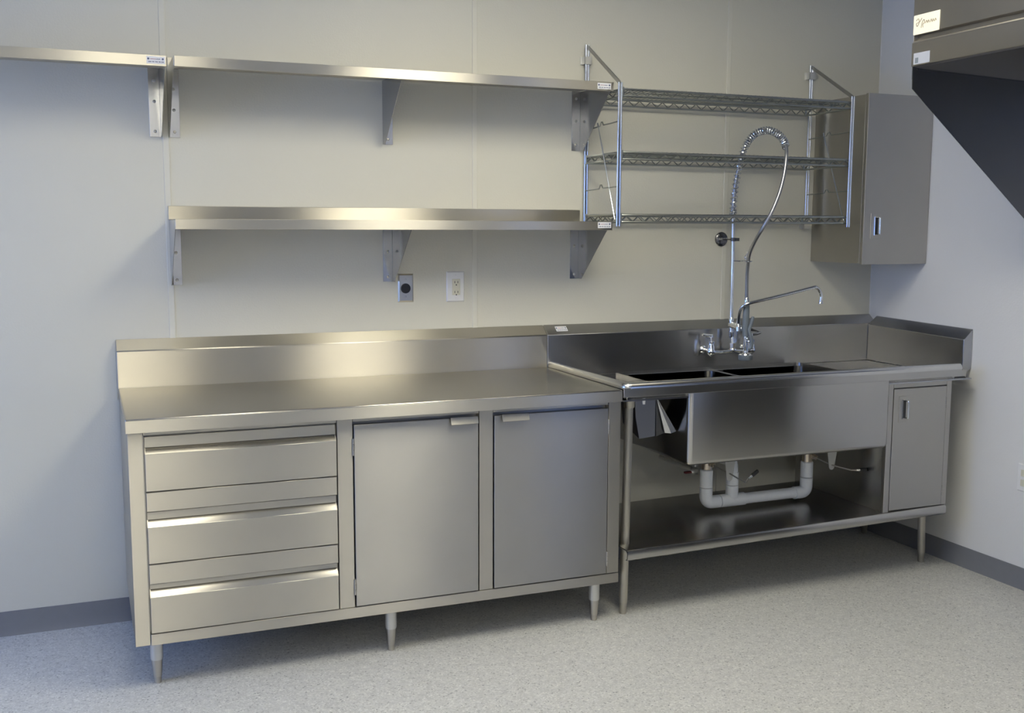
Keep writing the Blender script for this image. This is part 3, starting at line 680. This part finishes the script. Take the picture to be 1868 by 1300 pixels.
def wall_shelf(label, x0, x1, zt, brackets, drop, stk, up=0.0505):
    r = thing('wall_shelf', label, 'shelf', ((x0+x1)/2, -0.16, zt-0.035), 'stainless steel wall shelves')
    yF = -0.315; h = 0.0355
    prof = [(-0.0125, zt), (yF, zt), (yF, zt-h), (yF+0.012, zt-h), (yF+0.012, zt-h+0.0015), (yF+0.0015, zt-h+0.0015), (yF+0.0015, zt-0.0015), (-0.0125, zt-0.0015)]
    MB().prism(prof, 'x', x0, x1).build('shelf_deck', M_STEEL, r, 0.0006)
    MB().prism([(-0.0005, zt+up), (-0.0125, zt+up), (-0.0125, zt), (-0.0005, zt)], 'x', x0, x1).build('rear_upturn', M_STEEL, r, 0.001)
    for x, fl, holes in brackets: bracket(r, x, zt-0.002, drop, 0.285, fl, holes, x < x0)
    if stk: sticker(stk[0], stk[1], yF, 0.060, 0.0240, r)
    return r
wall_shelf('long stainless wall shelf, upper of the two over the counter', -3.2865, -1.603, 2.0800, [(-3.2880, 1, (0.30, 0.60, 0.92)), (-2.4715, 1, (0.35, 0.92)), (-1.5955-0.0045, -1, (0.12, 0.50, 0.90))], 0.249, (-1.6455, 2.0622), 0.038)
wall_shelf('stainless wall shelf cut by the left edge of the photo', -4.9, -3.3125, 2.0775, [(-3.3155, -1, (0.18, 0.48, 0.92)), (-4.897, 1, (0.2, 0.92))], 0.2465, (-3.3465, 2.0605), 0.038)
wall_shelf('long stainless wall shelf with rear upturn, lower one just above the outlets', -3.3015, -1.601, 1.5270, [(-3.2985, 1, (0.5, 0.92)), (-2.4370, -1, (0.5, 0.92)), (-1.5985-0.0035, -1, (0.42, 0.92))], 0.2435, (-1.6360, 1.5120))

# ------------------------------------------------------------------ wire shelf unit
ws = thing('wire_shelf_unit', 'chrome wire wall rack with three wire shelves over the sink', 'rack', (-1.01, -0.19, 1.5))
AX0, AX1, YR, YFp = -1.588, -0.4400, -0.020, -0.366
def post(x, y, z0, z1):
    m = MB()
    for d in (-0.0062, 0.0062): m.tube([(x+d, y, z0), (x+d, y, z1)], 0.0038, 10)
    m.box(x-0.004, x+0.004, y-0.0012, y+0.0012, z0+0.004, z1-0.004)
    m.build('post', M_ROD, ws)
for xr_, xf_, zr in ((-1.5775, -1.600, 2.272), (-0.4170, -0.4560, 2.254)):
    post(xr_, YR, 1.503, zr); post(xf_, YFp, 1.508, 2.074)
    m = MB(); m.hexa([(xr_-0.002, YR-0.002, zr), (xr_+0.002, YR-0.002, zr), (xf_+0.002, YFp, 2.078), (xf_-0.002, YFp, 2.078)],
                     [(xr_-0.002, YR-0.002, zr-0.016), (xr_+0.002, YR-0.002, zr-0.016), (xf_+0.002, YFp, 2.060), (xf_-0.002, YFp, 2.060)])
    m.build('top_brace', M_GREYM, ws)
    def lx(y): return xr_ + (xf_-xr_)*(y-YR)/(YFp-YR)
    for z in (1.921, 1.664):
        pts = []
        for k, (y, dz) in enumerate(((YR, -0.004), (-0.10, -0.003), (-0.165, -0.001), (-0.178, 0.014), (-0.190, 0.014), (-0.203, 0.001), (-0.28, 0.001), (YFp, 0.003))): pts.append((lx(y), y, z+dz))
        MB().tube(pts, 0.0028, 8).build('side_rod', M_WIRE, ws)
    MB().tube([(lx(-0.140), -0.140, 1.935), (lx(-0.330), -0.330, 1.535)], 0.0026, 8).build('diagonal_rod', M_ROD, ws)
    for z in ((2.207, 1.515) if xr_ > -1 else (2.207,)):
        c = MB(); c.box(xr_-0.026, xr_+0.026, -0.004, -0.0008, z-0.016, z+0.016); c.box(xr_-0.016, xr_+0.016, YR-0.0085, YR-0.0055, z-0.016, z+0.016)
        c.box(xr_-0.0175, xr_-0.0145, YR-0.0085, -0.0008, z-0.016, z+0.016); c.box(xr_+0.0145, xr_+0.0175, YR-0.0085, -0.0008, z-0.016, z+0.016)
        c.build('wall_clip', M_NICKEL, ws)
def wire_shelf(z, gap=None):
    x0, x1, y0, y1, h = AX0+0.004, AX1-0.008, YFp+0.012, YR-0.012, 0.031
    f = MB()
    for zz, rr in ((z-0.004, 0.0048), (z-h, 0.0042)):
        f.tube(fillet([(x0+0.05, y0, zz), (x1, y0, zz), (x1, y1, zz), (x0, y1, zz), (x0, y0, zz), (x0+0.05, y0, zz)], 0.012, 3), rr, 8)
    def zig(a, b, n):
        a = Vector(a); b = Vector(b); pts = []
        for k in range(n*2+1):
            p = a.lerp(b, k/(2*n)); pts.append((p.x, p.y, z-0.006 if k % 2 else z-h+0.002))
        f.tube(pts, 0.0031, 6)
    n = 20; zig((x0, y0, 0), (x1, y0, 0), n); zig((x0, y1, 0), (x1, y1, 0), n); zig((x0, y0, 0), (x0, y1, 0), 4); zig((x1, y0, 0), (x1, y1, 0), 4)
    for xx in (x0, x1):
        for yy in (y0, y1): f.tube([(xx, yy, z-h-0.002), (xx, yy, z+0.004)], 0.0065, 10)
    o = f.build('wire_shelf', M_WIRE, ws)
    g = MB(); N_ = 54
    for k in range(1, N_):
        x = x0+(x1-x0)*k/N_
        if gap and abs(x-gap[0]) < gap[1]: continue        # the faucet's riser passes between two wires
        g.tube([(x, y0, z), (x, y1, z)], 0.0021, 5)
    for yy in (y0+(y1-y0)*0.30, y0+(y1-y0)*0.89): g.tube([(x0, yy, z-0.0045), (x1, yy, z-0.0045)], 0.003, 6)
    g = g.build('wire_grid', M_WIRE, o); g['kind'] = 'stuff'
wire_shelf(2.054); wire_shelf(1.8065, (-0.870, 0.022)); wire_shelf(1.5565, (-0.880, 0.021))

# ------------------------------------------------------------------ wall cupboard in the corner
wc = thing('wall_cabinet', 'stainless steel wall cupboard hung in the right corner', 'cabinet', (-0.186, -0.18, 1.342))
KX0, KX1, KZ0, KZ1, KY = -0.3695, -0.0035, 1.3420, 2.0900, -0.345
MB().box(KX0, KX1, KY, -0.001, KZ0+0.004, KZ1).build('cabinet_body', M_BOX, wc, 0.0012)
kd = MB().box(KX0, KX1+0.001, KY-0.020, KY-0.002, KZ0, KZ1+0.004).build('door', M_BOX, wc, 0.0015)
recess_pull(kd, -0.3000, KY-0.020, 1.5130, 0.062, 0.112)

# ------------------------------------------------------------------ exhaust hood on the right wall
hd = thing('exhaust_hood', 'dark stainless steel exhaust hood hung on the right wall at the upper right', 'hood', (-0.45, -2.3, 1.98))
HX, HY0, HY1 = -0.9, -3.8, -1.2
HT = 2.60
h = MB()
h.box(HX, HX+0.003, HY0, HY1, 2.168, HT); h.box(HX, -0.001, HY0, HY1, HT, HT+0.003)
h.box(-0.004, -0.001, HY0, HY1, 2.05, HT); h.box(HX+0.003, -0.004, HY1-0.0025, HY1, 2.018, HT); h.box(HX+0.003, -0.004, HY0, HY0+0.003, 2.062, HT)
h.build('hood_shell', M_HOOD, hd, 0.004)
MB().prism([(HX, 2.0605), (HX-0.002, 2.064), (HX-0.002, 2.140), (HX+0.004, 2.147), (HX+0.022, 2.148), (HX+0.022, 2.166), (HX+0.004, 2.170), (HX+0.026, 2.172), (HX+0.028, 2.145), (HX+0.028, 2.0605)], 'y', HY0, HY1).build('front_lip', M_HOOD, hd, 0.002)
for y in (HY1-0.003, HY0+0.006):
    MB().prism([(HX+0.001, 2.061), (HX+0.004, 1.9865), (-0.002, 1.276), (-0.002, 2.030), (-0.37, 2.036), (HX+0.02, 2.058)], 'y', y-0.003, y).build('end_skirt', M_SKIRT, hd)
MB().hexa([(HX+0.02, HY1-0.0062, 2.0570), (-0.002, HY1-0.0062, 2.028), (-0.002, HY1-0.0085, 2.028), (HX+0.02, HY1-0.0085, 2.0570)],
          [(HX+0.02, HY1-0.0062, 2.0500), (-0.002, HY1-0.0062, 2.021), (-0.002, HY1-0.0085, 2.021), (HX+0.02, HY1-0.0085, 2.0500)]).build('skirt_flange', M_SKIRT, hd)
pq = MB().box(HX-0.0025, HX-0.0005, -1.325, -1.204, 2.166, 2.232).build('maker_plaque', M_PLAQUE, hd, 0.0008)
sq = MB()
def yz(a, b): return (HX-0.0028, -1.212-a*0.105, 2.176+b*0.05)
for st in ([(0.05,0.75),(0.14,0.85),(0.18,0.6),(0.10,0.35),(0.06,0.55),(0.2,0.62),(0.30,0.85)], [(0.28,0.2),(0.33,0.6),(0.40,0.72),(0.42,0.5),(0.35,0.42),(0.36,0.2)],
           [(0.46,0.45),(0.52,0.62),(0.56,0.45),(0.60,0.62),(0.64,0.45)], [(0.68,0.45),(0.72,0.64),(0.76,0.45),(0.80,0.62),(0.84,0.45)], [(0.87,0.45),(0.90,0.62),(0.94,0.48)]):
    sq.tube(smooth_path([yz(*p) for p in st], 4), 0.0012, 6)
sq.build('plaque_script', M_SCRIPT, pq)
hs = MB().box(HX-0.0028, HX-0.0022, -1.288, -1.212, 2.066, 2.104).build('sticker', M_HLABEL, hd)
MB().box(HX-0.0032, HX-0.0028, -1.235, -1.220, 2.070, 2.088).build('sticker_mark', M_GREY, hs)

# ------------------------------------------------------------------ outlets
def plate(m, x0, x1, z0, z1, th=0.006, b=0.006):
    m.hexa([(x0, -0.0005, z0), (x1, -0.0005, z0), (x1, -0.0005, z1), (x0, -0.0005, z1)], [(x0+b, -th, z0+b), (x1-b, -th, z0+b), (x1-b, -th, z1-b), (x0+b, -th, z1-b)])
ro = thing('round_receptacle', 'steel plate with one round black socket, under the lower shelf bracket', 'outlet', (-2.383, 0, 1.254))
m = MB(); plate(m, -2.4155, -2.3495, 1.1960, 1.3125); m.build('cover_plate', M_STEELV, ro, 0.0008)
MB().lathe((-2.3845, -0.0060, 1.2530), (0,-1,0), [(0, 0.0205), (0.003, 0.0205), (0.0032, 0.018), (0.0012, 0.017)], 24).build('socket', M_BLACK, ro)
for z in (1.2885, 1.2180): MB().lathe((-2.3840, -0.0060, z), (0,-1,0), [(0, 0.004), (0.0012, 0.003)], 12).build('screw', M_FOOT, ro)
du = thing('duplex_outlet', 'white wall plate with ivory double outlet above the counter', 'outlet', (-2.168, 0, 1.256))
m = MB(); plate(m, -2.2080, -2.1280, 1.1930, 1.3200, 0.006, 0.005); m.build('cover_plate', M_WHITE, du, 0.001)
MB().box(-2.1835, -2.1485, -0.0085, -0.0055, 1.2215, 1.2880).build('outlet_body', M_IVORY, du, 0.0008)
sl = MB()
for zc in (1.2745, 1.2335):
    for dx in (-0.0065, 0.0065): sl.box(-2.166+dx-0.0012, -2.166+dx+0.0012, -0.0088, -0.0084, zc-0.004, zc+0.005)
    sl.lathe((-2.166, -0.0084, zc-0.011), (0,-1,0), [(0, 0.0028), (0.0005, 0.0028)], 10)
sl.build('socket_slots', M_BLACK, du)
for z in (1.3035, 1.2085): MB().lathe((-2.168, -0.0060, z), (0,-1,0), [(0, 0.003), (0.0008, 0.0022)], 10).build('screw', M_WHITE, du)
wo = thing('wall_outlet', 'white outlet plate on the right wall at the right edge of the photo', 'outlet', (0, -0.985, 0.475))
MB().hexa([(-0.0005, -1.024, 0.412), (-0.0005, -0.948, 0.412), (-0.0005, -0.948, 0.530), (-0.0005, -1.024, 0.530)], [(-0.006, -1.019, 0.417), (-0.006, -0.953, 0.417), (-0.006, -0.953, 0.525), (-0.006, -1.019, 0.525)]).build('cover_plate', M_WHITE, wo, 0.001)
for z in (0.492, 0.450): MB().box(-0.0085, -0.0055, -1.003, -0.969, z-0.014, z+0.014).build('socket', M_IVORY, wo, 0.001)

# ------------------------------------------------------------------ black range under the hood (added beyond the right edge of the frame to darken the sink's reflections)
rg = thing('unseen_range', 'added unseen black cooking range under the exhaust hood against the right wall', 'range', (-0.45, -2.6, 0))
RX0, RX1, RY0, RY1 = -0.84, -0.04, -3.65, -1.95
M_ENAMEL = plain('black_enamel', (0.045, 0.045, 0.046), 0.35)
MB().box(RX0, RX1, RY0, RY1, 0.12, 0.90).build('range_body', M_ENAMEL, rg, 0.004)
MB().box(RX1-0.05, RX1, RY0, RY1, 0.90, 1.75).build('backguard', M_ENAMEL, rg, 0.004)
for k in range(4): MB().lathe((RX0+0.08 if k % 2 else RX1-0.08, RY0+0.1 if k < 2 else RY1-0.1, 0), (0,0,1), [(0, 0.018), (0.12, 0.022)], 14).build('leg', M_FOOT, rg)
for k in range(2):
    y0 = RY0+0.06+k*0.82
    dd = MB().box(RX0-0.02, RX0-0.001, y0, y0+0.76, 0.18, 0.70).build('oven_door', M_ENAMEL, rg, 0.004)
    MB().tube(fillet([(RX0-0.02, y0+0.06, 0.66), (RX0-0.06, y0+0.06, 0.66), (RX0-0.06, y0+0.70, 0.66), (RX0-0.02, y0+0.70, 0.66)], 0.015), 0.009, 12).build('door_handle', M_FOOT, dd)
for k in range(8): MB().lathe((RX0-0.001, RY0+0.14+k*0.2, 0.80), (-1,0,0), [(0, 0.02), (0.02, 0.018), (0.03, 0.015)], 16).build('knob', M_RUBBER, rg)
for k in range(4):
    for x in (RX0+0.2, RX0+0.52):
        m = MB(); yc = RY0+0.22+k*0.41
        for a in range(4):
            c_, s2 = math.cos(a*math.pi/4), math.sin(a*math.pi/4)
            m.tube([(x-0.12*c_, yc-0.12*s2, 0.915), (x+0.12*c_, yc+0.12*s2, 0.915)], 0.006, 6)
        m.tube([(x+0.13*math.cos(t_), yc+0.13*math.sin(t_), 0.908) for t_ in [2*math.pi*i_/20 for i_ in range(21)]], 0.008, 6)
        m.build('burner_grate', M_RUBBER, rg)
